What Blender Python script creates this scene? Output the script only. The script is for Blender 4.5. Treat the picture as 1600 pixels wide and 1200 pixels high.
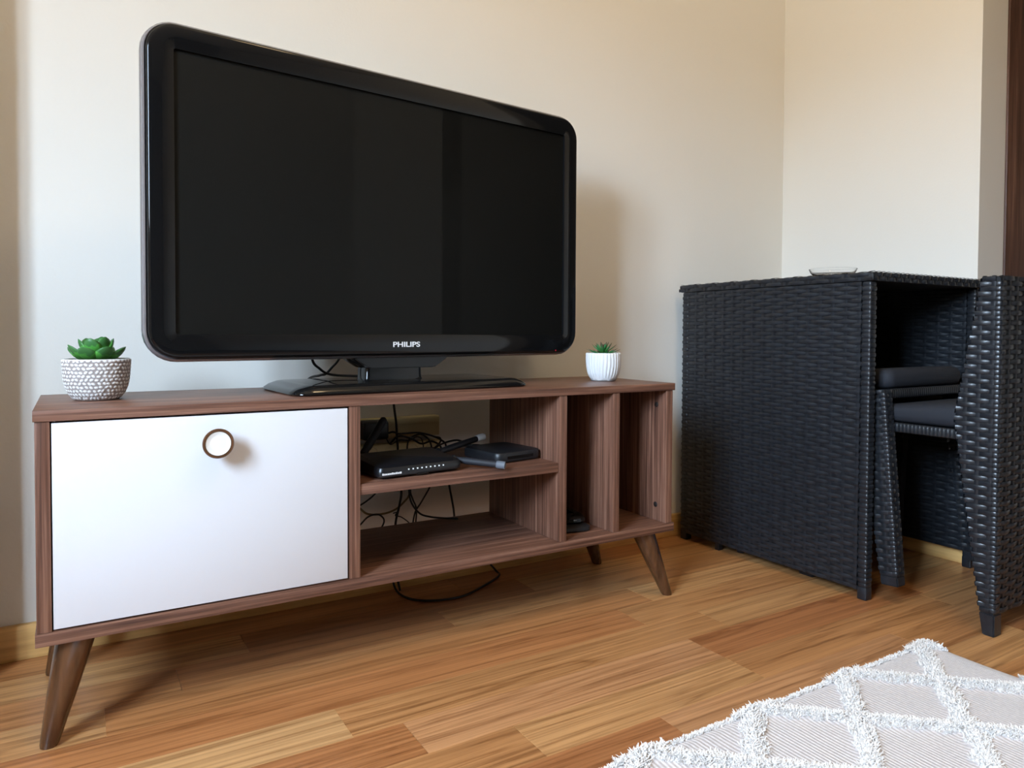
import bpy, bmesh, math, random
from mathutils import Vector, Matrix, noise

for o in list(bpy.data.objects):
    bpy.data.objects.remove(o, do_unlink=True)
scn = bpy.context.scene
COL = scn.collection
PI = math.pi

# ------------------------------------------------------------------ camera
YAW, PITCH, ROLL, FPX = .5439, -.0257, .0045, 1130.546
cy, sy, cp, sp = math.cos(YAW), math.sin(YAW), math.cos(PITCH), math.sin(PITCH)
fwd = Vector((sy*cp, cy*cp, sp)); rgt = Vector((cy, -sy, 0)); upv = rgt.cross(fwd)
c_, s_ = math.cos(ROLL), math.sin(ROLL)
rgt, upv = c_*rgt + s_*upv, -s_*rgt + c_*upv
cam = bpy.data.cameras.new('camera')
cam.sensor_width = 36; cam.lens = FPX/1600*36
cam.shift_y = -(600-549.036)/1600
cam.clip_start = .02
camo = bpy.data.objects.new('camera', cam); COL.objects.link(camo)
M = Matrix.Identity(4)
for i in range(3):
    M[i][0] = rgt[i]; M[i][1] = upv[i]; M[i][2] = -fwd[i]
M.translation = (.0509, -1.2132, .6016)
camo.matrix_world = M
scn.camera = camo

# ------------------------------------------------------------------ world, lights, exposure
SKY = 96.0
w = bpy.data.worlds.new('sky'); scn.world = w; w.use_nodes = True
nt = w.node_tree; nt.nodes.clear()
out = nt.nodes.new('ShaderNodeOutputWorld'); bg = nt.nodes.new('ShaderNodeBackground')
tc = nt.nodes.new('ShaderNodeTexCoord'); sep = nt.nodes.new('ShaderNodeSeparateXYZ')
ramp = nt.nodes.new('ShaderNodeValToRGB')
mr = nt.nodes.new('ShaderNodeMapRange'); mr.inputs['From Min'].default_value = -1; mr.inputs['From Max'].default_value = 1
nt.links.new(tc.outputs['Generated'], sep.inputs[0]); nt.links.new(sep.outputs['Z'], mr.inputs['Value'])
nt.links.new(mr.outputs[0], ramp.inputs[0]); nt.links.new(ramp.outputs[0], bg.inputs[0]); nt.links.new(bg.outputs[0], out.inputs[0])
e = ramp.color_ramp.elements
e[0].position = .55; e[0].color = (.20, .19, .17, 1)      # ground and houses outside
e[1].position = .585; e[1].color = (.595, .78, 1.0, 1)      # overcast sky
bg.inputs[1].default_value = SKY
# the window opening as a light portal (sky light only)
WX, WY0, WY1, WZ0, WZ1 = -1.10, -1.62, -.76, .95, 1.98
pl = bpy.data.lights.new('window_portal', 'AREA'); pl.shape = 'RECTANGLE'; pl.size = WY1-WY0; pl.size_y = WZ1-WZ0
pl.cycles.is_portal = True
po = bpy.data.objects.new('window_portal', pl); COL.objects.link(po)
po.matrix_world = Matrix(((0, 0, -1, WX-.02), (1, 0, 0, (WY0+WY1)/2), (0, -1, 0, (WZ0+WZ1)/2), (0, 0, 0, 1)))
# warm ceiling lamp of the room
cl = bpy.data.lights.new('ceiling_lamp', 'POINT'); cl.energy = 23; cl.color = (1, .74, .42); cl.shadow_soft_size = .12
clo = bpy.data.objects.new('ceiling_lamp', cl); COL.objects.link(clo); clo.location = (.95, -1.0, 2.3)
scn.view_settings.view_transform = 'Standard'; scn.view_settings.look = 'None'
scn.view_settings.gamma = 1; scn.view_settings.use_curve_mapping = False
scn.view_settings.exposure = -0.28

# ------------------------------------------------------------------ material helpers
def lin(r, g, b):
    f = lambda c: (c/12.92 if c <= .04045 else ((c+.055)/1.055)**2.4)
    return (f(r/255), f(g/255), f(b/255), 1)
def mat(name, col, rough=.5, metal=0, spec=.5, coat=0):
    m = bpy.data.materials.new(name); m.use_nodes = True
    b = m.node_tree.nodes['Principled BSDF']
    b.inputs['Base Color'].default_value = col; b.inputs['Roughness'].default_value = rough
    b.inputs['Metallic'].default_value = metal; b.inputs['Specular IOR Level'].default_value = spec
    b.inputs['Coat Weight'].default_value = coat
    return m, m.node_tree, b
def N(t, typ, **kw):
    n = t.nodes.new(typ)
    for k, v in kw.items(): setattr(n, k, v)
    return n
def coords(t, scale, obj=True, rot=(0, 0, 0)):
    a = N(t, 'ShaderNodeTexCoord'); mp = N(t, 'ShaderNodeMapping')
    mp.inputs['Scale'].default_value = scale; mp.inputs['Rotation'].default_value = rot
    t.links.new(a.outputs['Object'], mp.inputs[0]); return mp
def noise_tex(t, vec, scale=1, detail=4, rough=.55, dist=0):
    n = N(t, 'ShaderNodeTexNoise'); n.inputs['Scale'].default_value = scale; n.inputs['Detail'].default_value = detail
    n.inputs['Roughness'].default_value = rough; n.inputs['Distortion'].default_value = dist
    t.links.new(vec.outputs[0], n.inputs['Vector']); return n
def cramp(t, fac, stops):
    r = N(t, 'ShaderNodeValToRGB'); els = r.color_ramp.elements
    while len(els) < len(stops): els.new(.5)
    for e_, (p, c) in zip(els, stops): e_.position = p; e_.color = c
    t.links.new(fac, r.inputs[0]); return r
def bump(t, b, h, strength, dist):
    bp = N(t, 'ShaderNodeBump'); bp.inputs['Strength'].default_value = strength; bp.inputs['Distance'].default_value = dist
    t.links.new(h, bp.inputs['Height']); t.links.new(bp.outputs[0], b.inputs['Normal']); return bp

def wall_mat(name, col):
    m, t, b = mat(name, col, .85, spec=.25)
    n = noise_tex(t, coords(t, (1, 1, 1)), 180, 3); bump(t, b, n.outputs[0], .12, .002); return m
MW = wall_mat('wall_paint_cream', (.80, .77, .705, 1))
MWF = wall_mat('wall_dark_low_bounce', (.20, .165, .13, 1))  # unseen front wall, darkened to cut bounce light and TV reflections
MCEIL = wall_mat('ceiling_paint', (.82, .77, .68, 1))
def walnut(name, scale, dark=1.0):
    m, t, b = mat(name, (1, 1, 1, 1), .42, spec=.4)
    n = noise_tex(t, coords(t, scale), 1, 5, .62, .3)
    n2 = noise_tex(t, coords(t, tuple(s*.28 for s in scale)), 1, 2, .5)
    c = lambda r, g, b_: tuple(x*dark for x in lin(r, g, b_)[:3])+(1,)
    r = cramp(t, n.outputs[0], [(.30, c(72, 46, 36)), (.45, c(108, 73, 57)), (.56, c(130, 92, 74)), (.70, c(164, 122, 100))])
    mx = N(t, 'ShaderNodeMix', data_type='RGBA', blend_type='MULTIPLY')
    r2 = cramp(t, n2.outputs[0], [(.35, (.72, .70, .70, 1)), (.65, (1, 1, 1, 1))])
    mx.inputs[0].default_value = .8
    t.links.new(r.outputs[0], mx.inputs[6]); t.links.new(r2.outputs[0], mx.inputs[7])
    t.links.new(mx.outputs[2], b.inputs['Base Color'])
    bump(t, b, n.outputs[0], .08, .001); return m
MWX = walnut('walnut_grain_lengthwise', (3, 150, 170))
MWZ = walnut('walnut_grain_upright', (170, 150, 3))
def leg_wood():
    m, t, b = mat('stained_leg_wood', (1, 1, 1, 1), .24, spec=.5, coat=.4)
    n = noise_tex(t, coords(t, (60, 60, 6)), 1, 4)
    r = cramp(t, n.outputs[0], [(.3, lin(58, 36, 22)), (.7, lin(100, 66, 42))])
    t.links.new(r.outputs[0], b.inputs['Base Color']); return m
MLEG = leg_wood()
def floor_wood():
    m, t, b = mat('laminate_oak', (1, 1, 1, 1), .3, spec=.5)
    oi = N(t, 'ShaderNodeObjectInfo')
    a = N(t, 'ShaderNodeTexCoord')
    add = N(t, 'ShaderNodeVectorMath', operation='ADD')
    sc = N(t, 'ShaderNodeVectorMath', operation='SCALE'); sc.inputs['Scale'].default_value = 37.0
    cmb = N(t, 'ShaderNodeCombineXYZ')
    t.links.new(oi.outputs['Random'], cmb.inputs[0]); t.links.new(oi.outputs['Random'], cmb.inputs[1]); t.links.new(oi.outputs['Random'], cmb.inputs[2])
    t.links.new(cmb.outputs[0], sc.inputs[0]); t.links.new(a.outputs['Object'], add.inputs[0]); t.links.new(sc.outputs[0], add.inputs[1])
    def mapped(s):
        mp = N(t, 'ShaderNodeMapping'); mp.inputs['Scale'].default_value = s; t.links.new(add.outputs[0], mp.inputs[0]); return mp
    n1 = noise_tex(t, mapped((.9, 20, 1)), 1, 4, .55, .7)      # broad cathedral figure
    n2 = noise_tex(t, mapped((2.2, 170, 1)), 1, 5, .6, .15)        # fine pores
    wv = N(t, 'ShaderNodeMath', operation='PINGPONG'); wv.inputs[1].default_value = .085
    t.links.new(n1.outputs[0], wv.inputs[0])
    lines = N(t, 'ShaderNodeMath', operation='MULTIPLY'); lines.inputs[1].default_value = 11.5
    t.links.new(wv.outputs[0], lines.inputs[0])
    r1 = cramp(t, lines.outputs[0], [(.0, (.60, .52, .45, 1)), (.22, (.88, .85, .82, 1)), (.6, (1.02, 1.02, 1.02, 1)), (1, (1.08, 1.08, 1.08, 1))])
    r2 = cramp(t, n2.outputs[0], [(.34, (.62, .56, .51, 1)), (.6, (1.06, 1.06, 1.06, 1))])
    m1 = N(t, 'ShaderNodeMix', data_type='RGBA', blend_type='MULTIPLY'); m1.inputs[0].default_value = .85
    m2 = N(t, 'ShaderNodeMix', data_type='RGBA', blend_type='MULTIPLY'); m2.inputs[0].default_value = .8
    t.links.new(oi.outputs['Color'], m1.inputs[6]); t.links.new(r1.outputs[0], m1.inputs[7])
    t.links.new(m1.outputs[2], m2.inputs[6]); t.links.new(r2.outputs[0], m2.inputs[7])
    t.links.new(m2.outputs[2], b.inputs['Base Color'])
    bump(t, b, n2.outputs[0], .05, .0006); return m
MFL = floor_wood()
def base_wood():
    m, t, b = mat('baseboard_ash', (1, 1, 1, 1), .4)
    n = noise_tex(t, coords(t, (4, 4, 90)), 1, 4)
    r = cramp(t, n.outputs[0], [(.3, lin(188, 142, 82)), (.7, lin(226, 182, 116))])
    t.links.new(r.outputs[0], b.inputs['Base Color']); return m
MBB = base_wood()
MDARKGAP = mat('dark_underlay', lin(50, 34, 22), .9)[0]
MDOOR = walnut('brown_door_veneer', (60, 60, 2.5), .62)
MWHITE = mat('white_lacquer', (.74, .74, .765, 1), .32, spec=.5)[0]
MDISH = mat('white_knob_dish', lin(236, 233, 226), .35)[0]
MGLOSS = mat('gloss_black_plastic', (.005, .0052, .0056, 1), .06, spec=.32)[0]
MSCREEN = mat('lcd_screen', (.0135, .0135, .012, 1), .45, spec=.3)[0]
MRIM = mat('smoked_clear_rim', lin(150, 147, 150), .16, .65)[0]
MBLK = mat('black_plastic', lin(24, 25, 28), .42)[0]
MBLKG = mat('black_plastic_ribbed', lin(20, 21, 24), .3)[0]
MGREYTIP = mat('grey_plastic', lin(95, 101, 110), .6)[0]
MANT = mat('antenna_grey_black', lin(27, 29, 36), .65)[0]
MCABLE = mat('black_cable', lin(14, 14, 15), .5)[0]
MBROWNC = mat('brown_cable', lin(112, 92, 52), .5)[0]
MCREAM = mat('aged_cream_plastic', lin(214, 198, 150), .5)[0]
MLOGO = mat('white_print', lin(225, 225, 225), .5)[0]
MCAP = mat('brown_screw_cap', lin(30, 19, 14), .6)[0]
m_, t_, b_ = mat('red_led', lin(200, 20, 40), .3); b_.inputs['Emission Color'].default_value = (1, .03, .08, 1); b_.inputs['Emission Strength'].default_value = .35; MRED = m_
m_, t_, b_ = mat('white_led', lin(220, 225, 230), .3); b_.inputs['Emission Color'].default_value = (1, 1, 1, 1); b_.inputs['Emission Strength'].default_value = .25; MLED = m_
def rattan(name, a, b2, rough):
    m, t, b = mat(name, a, rough, spec=.5)
    n = noise_tex(t, coords(t, (1, 1, 1)), 60, 3)
    r = cramp(t, n.outputs[0], [(.3, a), (.7, b2)]); t.links.new(r.outputs[0], b.inputs['Base Color'])
    n3 = noise_tex(t, coords(t, (1, 1, 1)), 420, 2); bump(t, b, n3.outputs[0], .15, .0006); return m
MRAT = rattan('black_rattan', lin(24, 26, 30), lin(38, 41, 46), .33)
MCORE = mat('black_rattan_backing', lin(12, 13, 15), .6)[0]
def cushion_mat():
    m, t, b = mat('black_cushion_cloth', lin(38, 40, 46), .75, spec=.3)
    n = noise_tex(t, coords(t, (1, 1, 1)), 700, 2); bump(t, b, n.outputs[0], .2, .0006); return m
MCUSH = cushion_mat()
m_, t_, b_ = mat('clear_glass', (1, 1, 1, 1), .02); b_.inputs['Transmission Weight'].default_value = 1; b_.inputs['IOR'].default_value = 1.22; MGLASS = m_
def pot_mat():
    m, t, b = mat('grey_hammered_concrete', (1, 1, 1, 1), .7, spec=.3)
    at = N(t, 'ShaderNodeAttribute'); at.attribute_name = 'raised'
    r = cramp(t, at.outputs['Fac'], [(.2, lin(158, 148, 143)), (.75, lin(240, 238, 236))])
    t.links.new(r.outputs[0], b.inputs['Base Color']); return m
MPOT1 = pot_mat()
def pot2():
    m, t, b = mat('white_fluted_ceramic', (1, 1, 1, 1), .45)
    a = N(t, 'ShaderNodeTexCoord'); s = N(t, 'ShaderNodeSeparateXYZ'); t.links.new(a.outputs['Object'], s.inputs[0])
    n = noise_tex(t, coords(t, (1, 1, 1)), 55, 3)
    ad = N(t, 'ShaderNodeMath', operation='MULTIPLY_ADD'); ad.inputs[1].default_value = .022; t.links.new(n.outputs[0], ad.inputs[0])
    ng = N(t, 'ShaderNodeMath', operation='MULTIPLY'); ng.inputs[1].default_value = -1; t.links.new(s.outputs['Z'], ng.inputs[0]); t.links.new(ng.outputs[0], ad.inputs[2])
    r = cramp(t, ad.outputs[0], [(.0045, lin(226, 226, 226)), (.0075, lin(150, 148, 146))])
    t.links.new(r.outputs[0], b.inputs['Base Color']); return m
MPOT2 = pot2()
MSOIL = mat('dark_soil', lin(48, 40, 30), .9)[0]
def leaf_mat(name, c1, c2, c3):
    m, t, b = mat(name, c1, .45, spec=.4)
    b.inputs['Subsurface Weight'].default_value = .08; b.inputs['Subsurface Radius'].default_value = (.004, .006, .002)
    a = N(t, 'ShaderNodeTexCoord'); s = N(t, 'ShaderNodeSeparateXYZ'); t.links.new(a.outputs['Generated'], s.inputs[0])
    n = noise_tex(t, coords(t, (1, 1, 1)), 90, 3)
    at = N(t, 'ShaderNodeAttribute'); at.attribute_name = 'along'
    ad = N(t, 'ShaderNodeMath', operation='MULTIPLY_ADD'); ad.inputs[1].default_value = .5; t.links.new(n.outputs[0], ad.inputs[0]); t.links.new(at.outputs['Fac'], ad.inputs[2])
    r = cramp(t, ad.outputs[0], [(.25, c1), (.95, c2), (1.25, c3)]); r.color_ramp.elements[2].position = 1.0
    t.links.new(r.outputs[0], b.inputs['Base Color']); return m
MLEAF1 = leaf_mat('succulent_green', lin(46, 112, 30), lin(86, 158, 66), lin(60, 112, 56))
MLEAF2 = leaf_mat('pointed_succulent_green', lin(64, 110, 30), lin(50, 130, 76), lin(90, 84, 64))
def rug_mat(name, a, b2, ribs):
    m, t, b = mat(name, a, .95, spec=.1)
    b.inputs['Sheen Weight'].default_value = .3
    n = noise_tex(t, coords(t, (1, 1, 1)), 160, 3)
    r = cramp(t, n.outputs[0], [(.3, a), (.7, b2)]); t.links.new(r.outputs[0], b.inputs['Base Color'])
    if ribs:
        wv = N(t, 'ShaderNodeTexWave'); wv.bands_direction = 'X'; wv.inputs['Scale'].default_value = 1; wv.inputs['Distortion'].default_value = 2.0
        wv.inputs['Detail'].default_value = 2; wv.inputs['Detail Scale'].default_value = .6
        t.links.new(coords(t, (46, 14, 1)).outputs[0], wv.inputs['Vector'])
        bump(t, b, wv.outputs[0], .5, .002)
    return m
MRUG = rug_mat('rug_flat_weave', lin(204, 193, 189), lin(219, 209, 205), True)
MPILE = rug_mat('rug_tufts', lin(232, 225, 219), lin(244, 239, 234), False)

# ------------------------------------------------------------------ geometry helpers
def link(name, bm, m, parent=None, smooth=False, angle=None):
    me = bpy.data.meshes.new(name); bm.normal_update(); bm.to_mesh(me); bm.free()
    o = bpy.data.objects.new(name, me); COL.objects.link(o)
    for x in (m if isinstance(m, (list, tuple)) else [m]): me.materials.append(x)
    if smooth:
        for p in me.polygons: p.use_smooth = True
        if angle is not None: me.set_sharp_from_angle(angle=math.radians(angle))
    if parent: o.parent = parent
    return o
def thing(name, label, cat, loc=(0, 0, 0), group=None, rot=(0, 0, 0)):
    o = bpy.data.objects.new(name, None); COL.objects.link(o); o.location = loc; o.rotation_euler = rot
    o.empty_display_size = .05
    o['label'] = label; o['category'] = cat
    if group: o['group'] = group
    return o
def tag(o, label, cat, group=None):
    o['label'] = label; o['category'] = cat
    if group: o['group'] = group
    return o
def struct(o): o['kind'] = 'structure'; return o
def abox(bm, x0, x1, y0, y1, z0, z1, bev=0, seg=2):
    vs = [bm.verts.new((x, y, z)) for z in (z0, z1) for y in (y0, y1) for x in (x0, x1)]
    fs = [(0, 2, 3, 1), (4, 5, 7, 6), (0, 1, 5, 4), (2, 6, 7, 3), (1, 3, 7, 5), (0, 4, 6, 2)]
    fc = [bm.faces.new([vs[i] for i in f]) for f in fs]
    if bev:
        es = list({e for f in fc for e in f.edges})
        bmesh.ops.bevel(bm, geom=es, offset=bev, segments=seg, affect='EDGES', profile=.5)
    return bm
def box(name, m, parent, x0, x1, y0, y1, z0, z1, bev=.0012, seg=2):
    bm = abox(bmesh.new(), x0, x1, y0, y1, z0, z1, bev, seg)
    return link(name, bm, m, parent, bev > 0, 40)
def lathe(bm, prof, n=48, c=(0, 0, 0), rad=None):
    rings = []
    for k, (r, z) in enumerate(prof):
        ring = []
        for i in range(n):
            a = 2*PI*i/n; rr = r+(rad(a, k, r, z) if rad else 0)
            ring.append(bm.verts.new((c[0]+rr*math.cos(a), c[1]+rr*math.sin(a), c[2]+z)))
        rings.append(ring)
    for a, b in zip(rings, rings[1:]):
        for i in range(n): bm.faces.new((a[i], a[(i+1) % n], b[(i+1) % n], b[i]))
    bm.faces.new(rings[0][::-1]); bm.faces.new(rings[-1])
    return rings
def catmull(pts, per=6):
    P = [Vector(p) for p in pts]; P = [2*P[0]-P[1]]+P+[2*P[-1]-P[-2]]; o = []
    for i in range(1, len(P)-2):
        for k in range(per):
            t = k/per; a, b, c, d = P[i-1:i+3]
            o.append(.5*((2*b)+(c-a)*t+(2*a-5*b+4*c-d)*t*t+(3*b-a-3*c+d)*t**3))
    o.append(P[-2]); return o
def tube(bm, pts, r, n=8, closed_caps=True):
    pts = [Vector(p) for p in pts]; rr = r if hasattr(r, '__len__') else [r]*len(pts)
    t = (pts[1]-pts[0]).normalized(); up = Vector((0, 0, 1)) if abs(t.z) < .9 else Vector((1, 0, 0))
    nrm = t.cross(up).normalized(); rings = []
    for i, p in enumerate(pts):
        tt = (pts[min(i+1, len(pts)-1)]-pts[max(i-1, 0)]).normalized()
        nrm = (nrm-tt*nrm.dot(tt)).normalized(); bi = tt.cross(nrm)
        rings.append([bm.verts.new(p+rr[i]*(math.cos(2*PI*k/n)*nrm+math.sin(2*PI*k/n)*bi)) for k in range(n)])
    for a, b in zip(rings, rings[1:]):
        for k in range(n): bm.faces.new((a[k], a[(k+1) % n], b[(k+1) % n], b[k]))
    bm.faces.new(rings[0][::-1]); bm.faces.new(rings[-1])
def rrect(w_, h_, r, n=8):
    r = max(r, 1e-4); o = []
    for cx_, cz_, a0 in ((w_/2-r, h_/2-r, 0), (-w_/2+r, h_/2-r, PI/2), (-w_/2+r, -h_/2+r, PI), (w_/2-r, -h_/2+r, 1.5*PI)):
        for k in range(n+1):
            a = a0+PI/2*k/n; o.append((cx_+r*math.cos(a), cz_+r*math.sin(a)))
    return o
def loft(bm, loops, cap0=False, cap1=False):
    L_ = [[bm.verts.new(p) for p in l] for l in loops]
    n = len(L_[0])
    for a, b in zip(L_, L_[1:]):
        for i in range(n): bm.faces.new((a[i], a[(i+1) % n], b[(i+1) % n], b[i]))
    if cap0: bm.faces.new(L_[0][::-1])
    if cap1: bm.faces.new(L_[-1])
    return L_
def prism(bm, poly, x0, x1):
    """polygon in (y, z) extruded along x"""
    a = [bm.verts.new((x0, y, z)) for y, z in poly]; b = [bm.verts.new((x1, y, z)) for y, z in poly]
    n = len(poly)
    for i in range(n): bm.faces.new((a[i], b[i], b[(i+1) % n], a[(i+1) % n]))
    bm.faces.new(a); bm.faces.new(b[::-1])
    bmesh.ops.recalc_face_normals(bm, faces=bm.faces[:]); return bm

# ------------------------------------------------------------------ room shell
BY, RX, LX, FY, CZ = .379, 2.055, -1.10, -4.6, 2.5
JY, JT = -.229, .127                                    # far jamb of the doorway in the right wall
struct(box('wall_back', MW, None, LX-.2, 3.6, BY, BY+.15, -.03, CZ, 0))
struct(box('wall_front', MWF, None, LX-.2, 3.6, FY-.15, FY, -.03, CZ, 0))
bm = bmesh.new(); abox(bm, RX, RX+JT, JY, BY, -.03, CZ); abox(bm, RX, RX+JT, FY, JY-.95, -.03, CZ); abox(bm, RX, RX+JT, JY-.95, JY, 2.08, CZ)
struct(link('wall_right', bm, MW))
bm = bmesh.new()
abox(bm, LX-.2, LX, FY, WY0, -.03, CZ); abox(bm, LX-.2, LX, WY1, BY, -.03, CZ)
abox(bm, LX-.2, LX, WY0, WY1, -.03, WZ0); abox(bm, LX-.2, LX, WY0, WY1, WZ1, CZ)
struct(link('wall_left', bm, MW))
struct(box('wall_shade_nib', MW, None, LX, -.096, .285, BY, -.03, CZ, 0))      # unseen nib added left of the frame to shade the wall's edge
struct(box('wall_hall', MW, None, 3.6, 3.75, FY, BY, -.03, CZ, 0))
struct(box('ceiling', MCEIL, None, LX-.2, 3.75, FY-.15, BY+.15, CZ, CZ+.1, 0))
wn = thing('window_1', '', ''); del wn['label']; del wn['category']; wn['kind'] = 'structure'
for nm, a in (('window_jamb', (WY0, WY0+.05, WZ0, WZ1)), ('window_jamb', (WY1-.05, WY1, WZ0, WZ1)), ('window_rail', (WY0+.05, WY1-.05, WZ0, WZ0+.05)), ('window_rail', (WY0+.05, WY1-.05, WZ1-.05, WZ1)), ('window_mullion', ((WY0+WY1)/2-.025, (WY0+WY1)/2+.025, WZ0+.05, WZ1-.05))):
    box(nm, MWHITE, wn, LX-.15, LX-.09, *a)
bbm = struct(box('baseboard_back', MBB, None, -.096, RX, BY-.015, BY, 0, .064, .002))
bbr = struct(box('baseboard_right', MBB, None, RX-.013, RX, JY, BY-.015, 0, .064, .002))
# doorway trim and the brown door standing open in the hall
dr = thing('door_1', '', ''); del dr['label']; del dr['category']; dr['kind'] = 'structure'
box('door_leaf', MDOOR, dr, RX+JT+.004, RX+JT+.86, JY-.004, JY+.036, .01, 2.05, .002)
box('door_panel_moulding', MDOOR, dr, RX+JT+.15, RX+JT+.71, JY-.010, JY-.0041, 1.1, 1.9, .002)

# floor: sub-floor and single laminate planks
floor = struct(box('floor', MDARKGAP, None, LX-.2, 3.75, FY-.15, BY+.15, -.04, -.0095, 0))
random.seed(11)
ROWH = .094; YTOP = .190
tones = [lin(187, 133, 84), lin(196, 146, 95), lin(178, 120, 74), lin(190, 137, 87), lin(168, 111, 68), lin(203, 157, 106), lin(192, 140, 95), lin(182, 126, 78)]
fixed = {0: [.20, .714, 1.36, 1.93], 1: [.086, 1.16, 1.80], 2: [-.09, 1.056, 1.70], 3: [.40, 1.20, 1.90], 4: [.479, 1.08, 1.74], 5: [.62, 1.08, 1.72], 6: [.20, .831, 1.45, 2.05], 7: [-.1, .55, 1.1, 1.7]}
PAL = {(0, 0): 7, (0, 1): 2, (0, 2): 0, (0, 3): 3, (1, 0): 1, (1, 1): 7, (1, 2): 1, (2, 0): 0, (2, 1): 2, (2, 2): 3, (2, 3): 0, (3, 0): 5, (3, 1): 3, (3, 2): 1,
       (4, 0): 2, (4, 1): 6, (4, 2): 4, (4, 3): 7, (5, 0): 0, (5, 1): 1, (5, 2): 0, (5, 3): 3, (6, 0): 7, (6, 1): 4, (6, 2): 6, (6, 3): 0, (7, 1): 3}
def plank_mesh(L_, W_):
    bm = bmesh.new(); g = .0001; c = .00035
    x0, x1, y0, y1 = g, L_-g, g, W_-g
    lo = [(x0, y0, -.009), (x1, y0, -.009), (x1, y1, -.009), (x0, y1, -.009)]
    md = [(x, y, -c) for x, y, z in lo]; tp = [(x0+c, y0+c, 0), (x1-c, y0+c, 0), (x1-c, y1-c, 0), (x0+c, y1-c, 0)]
    loft(bm, [lo, md, tp], True, True); me = bpy.data.meshes.new('plank'); bm.to_mesh(me); bm.free(); me.materials.append(MFL); return me
cache = {}
for r in range(-2, 26):
    y1 = YTOP-r*ROWH
    if r == -2: y0_, y1_ = y1-ROWH, min(y1, BY)
    y0_ = y1-ROWH; y1_ = min(y1, BY)
    joints = fixed.get(r)
    if joints: joints = [joints[0]-random.uniform(.5, .7)]+joints
    if joints is None:
        x = -.95+random.uniform(.1, .6); joints = []
        while x < 2.3: joints.append(x); x += random.uniform(.5, .8)
    xs = [LX]+[j for j in joints if j > LX+.05]+[2.62, 3.2, 3.6]
    if r > 7: xs = [q for q in xs]
    for k, (a, b) in enumerate(zip(xs, xs[1:])):
        key = (round(b-a, 3), round(y1_-y0_, 3))
        if key not in cache: cache[key] = plank_mesh(*key)
        o = bpy.data.objects.new('plank', cache[key]); COL.objects.link(o); o.parent = floor
        o.location = (a, y0_, 0)
        c = tones[PAL.get((r, k-1), random.randrange(len(tones)))]; j = random.uniform(.95, 1.05)
        o.color = (c[0]*j, c[1]*j, c[2]*j, 1)

# ------------------------------------------------------------------ TV stand
SW, SD, SH, ZB0, ZB1, T = 1.216, .298, .489, .152, .171, .016
st = thing('tv_stand', 'long walnut-finish TV stand with a white flap door and open cubbies on splayed legs', 'tv stand')
box('top_panel', MWX, st, -.001, SW+.002, -.001, SD, SH-T, SH, .0008)
box('bottom_panel', MWX, st, -.001, SW+.002, -.001, SD, ZB0, ZB1, .0008)
for nm, a, b in (('side_panel', .001, .0195), ('side_panel', 1.1935, 1.2125), ('divider_panel', .4565, .4765), ('divider_panel', .900, .919), ('divider_panel', 1.041, 1.0585)):
    box(nm, MWZ, st, a, b, .001, SD-.004, ZB1+.0002, SH-T-.0002, .0008)
box('shelf', MWX, st, .4768, .8998, .004, SD-.02, .3155, .335, .0008)
box('back_panel', MWZ, st, .0198, .4562, SD-.012, SD-.006, ZB1+.001, SH-T-.001, 0)
box('back_panel', MWZ, st, .9193, 1.0407, SD-.012, SD-.006, ZB1+.001, SH-T-.001, 0)
box('back_panel', MWZ, st, 1.0588, 1.1932, SD-.012, SD-.006, ZB1+.001, SH-T-.001, 0)
dd = box('door', MWHITE, st, .0215, .4535, .0005, .0165, ZB1+.003, SH-T-.003, .0008)
dd['label'] = 'white flap door with a round knob'
# knob: walnut ring with a white dish, standing proud of the door
def on_front(ring_fn):
    return ring_fn
KX, KZ = .2395, .4285
def knob(prof, m, nm, par, n=40):
    bm = bmesh.new(); rings = []
    for r, d in prof:
        rings.append([(KX+r*math.cos(2*PI*i/n), .0005-d, KZ+r*math.sin(2*PI*i/n)) for i in range(n)])
    loft(bm, rings, True, True); bmesh.ops.recalc_face_normals(bm, faces=bm.faces[:])
    return link(nm, bm, m, par, True, 35)
kb = knob([(.012, 0), (.013, .012), (.0195, .018), (.0228, .024), (.0232, .0275), (.0222, .029), (.0192, .0288), (.0188, .0265), (.0188, .026)], MLEG, 'knob', dd)
kd = knob([(.0187, .0262), (.0184, .0282), (.0165, .0275), (.012, .0262), (.006, .0255), (.001, .0253)], MDISH, 'knob_dish', dd)
kd['label'] = 'white dish set in the walnut knob'
for z in (.4385, .208):
    bm = bmesh.new(); n = 20
    loft(bm, [[(1.1935-d, .034+r*math.cos(2*PI*i/n), z+r*math.sin(2*PI*i/n)) for i in range(n)] for r, d in ((.0062, 0), (.0062, .0006), (.0050, .0014))], True, True)
    bmesh.ops.recalc_face_normals(bm, faces=bm.faces[:]); link('screw_cap', bm, MCAP, st, True, 40)
# splayed tapered legs
def leg(top, foot, r0=.0262, r1=.0128):
    bm = bmesh.new(); n = 28; rings = []
    for t, r in ((0, r0), (.05, r0), (.5, (r0+r1)/2+.0008), (.97, r1), (1, r1-.0015)):
        cx_ = top[0]+(foot[0]-top[0])*t; cy_ = top[1]+(foot[1]-top[1])*t; z = top[2]*(1-t)
        rings.append([(cx_+r*math.cos(2*PI*i/n), cy_+r*math.sin(2*PI*i/n), z) for i in range(n)])
    loft(bm, rings, True, True); bmesh.ops.recalc_face_normals(bm, faces=bm.faces[:])
    link('leg', bm, MLEG, st, True, 40)
leg((.050, .034, ZB0), (.0135, .018, 0)); leg((SW-.062, .034, ZB0), (SW+.000, .018, 0))
leg((.050, .262, ZB0), (.0135, .278, 0)); leg((SW-.062, .262, ZB0), (SW+.000, .278, 0))

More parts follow.
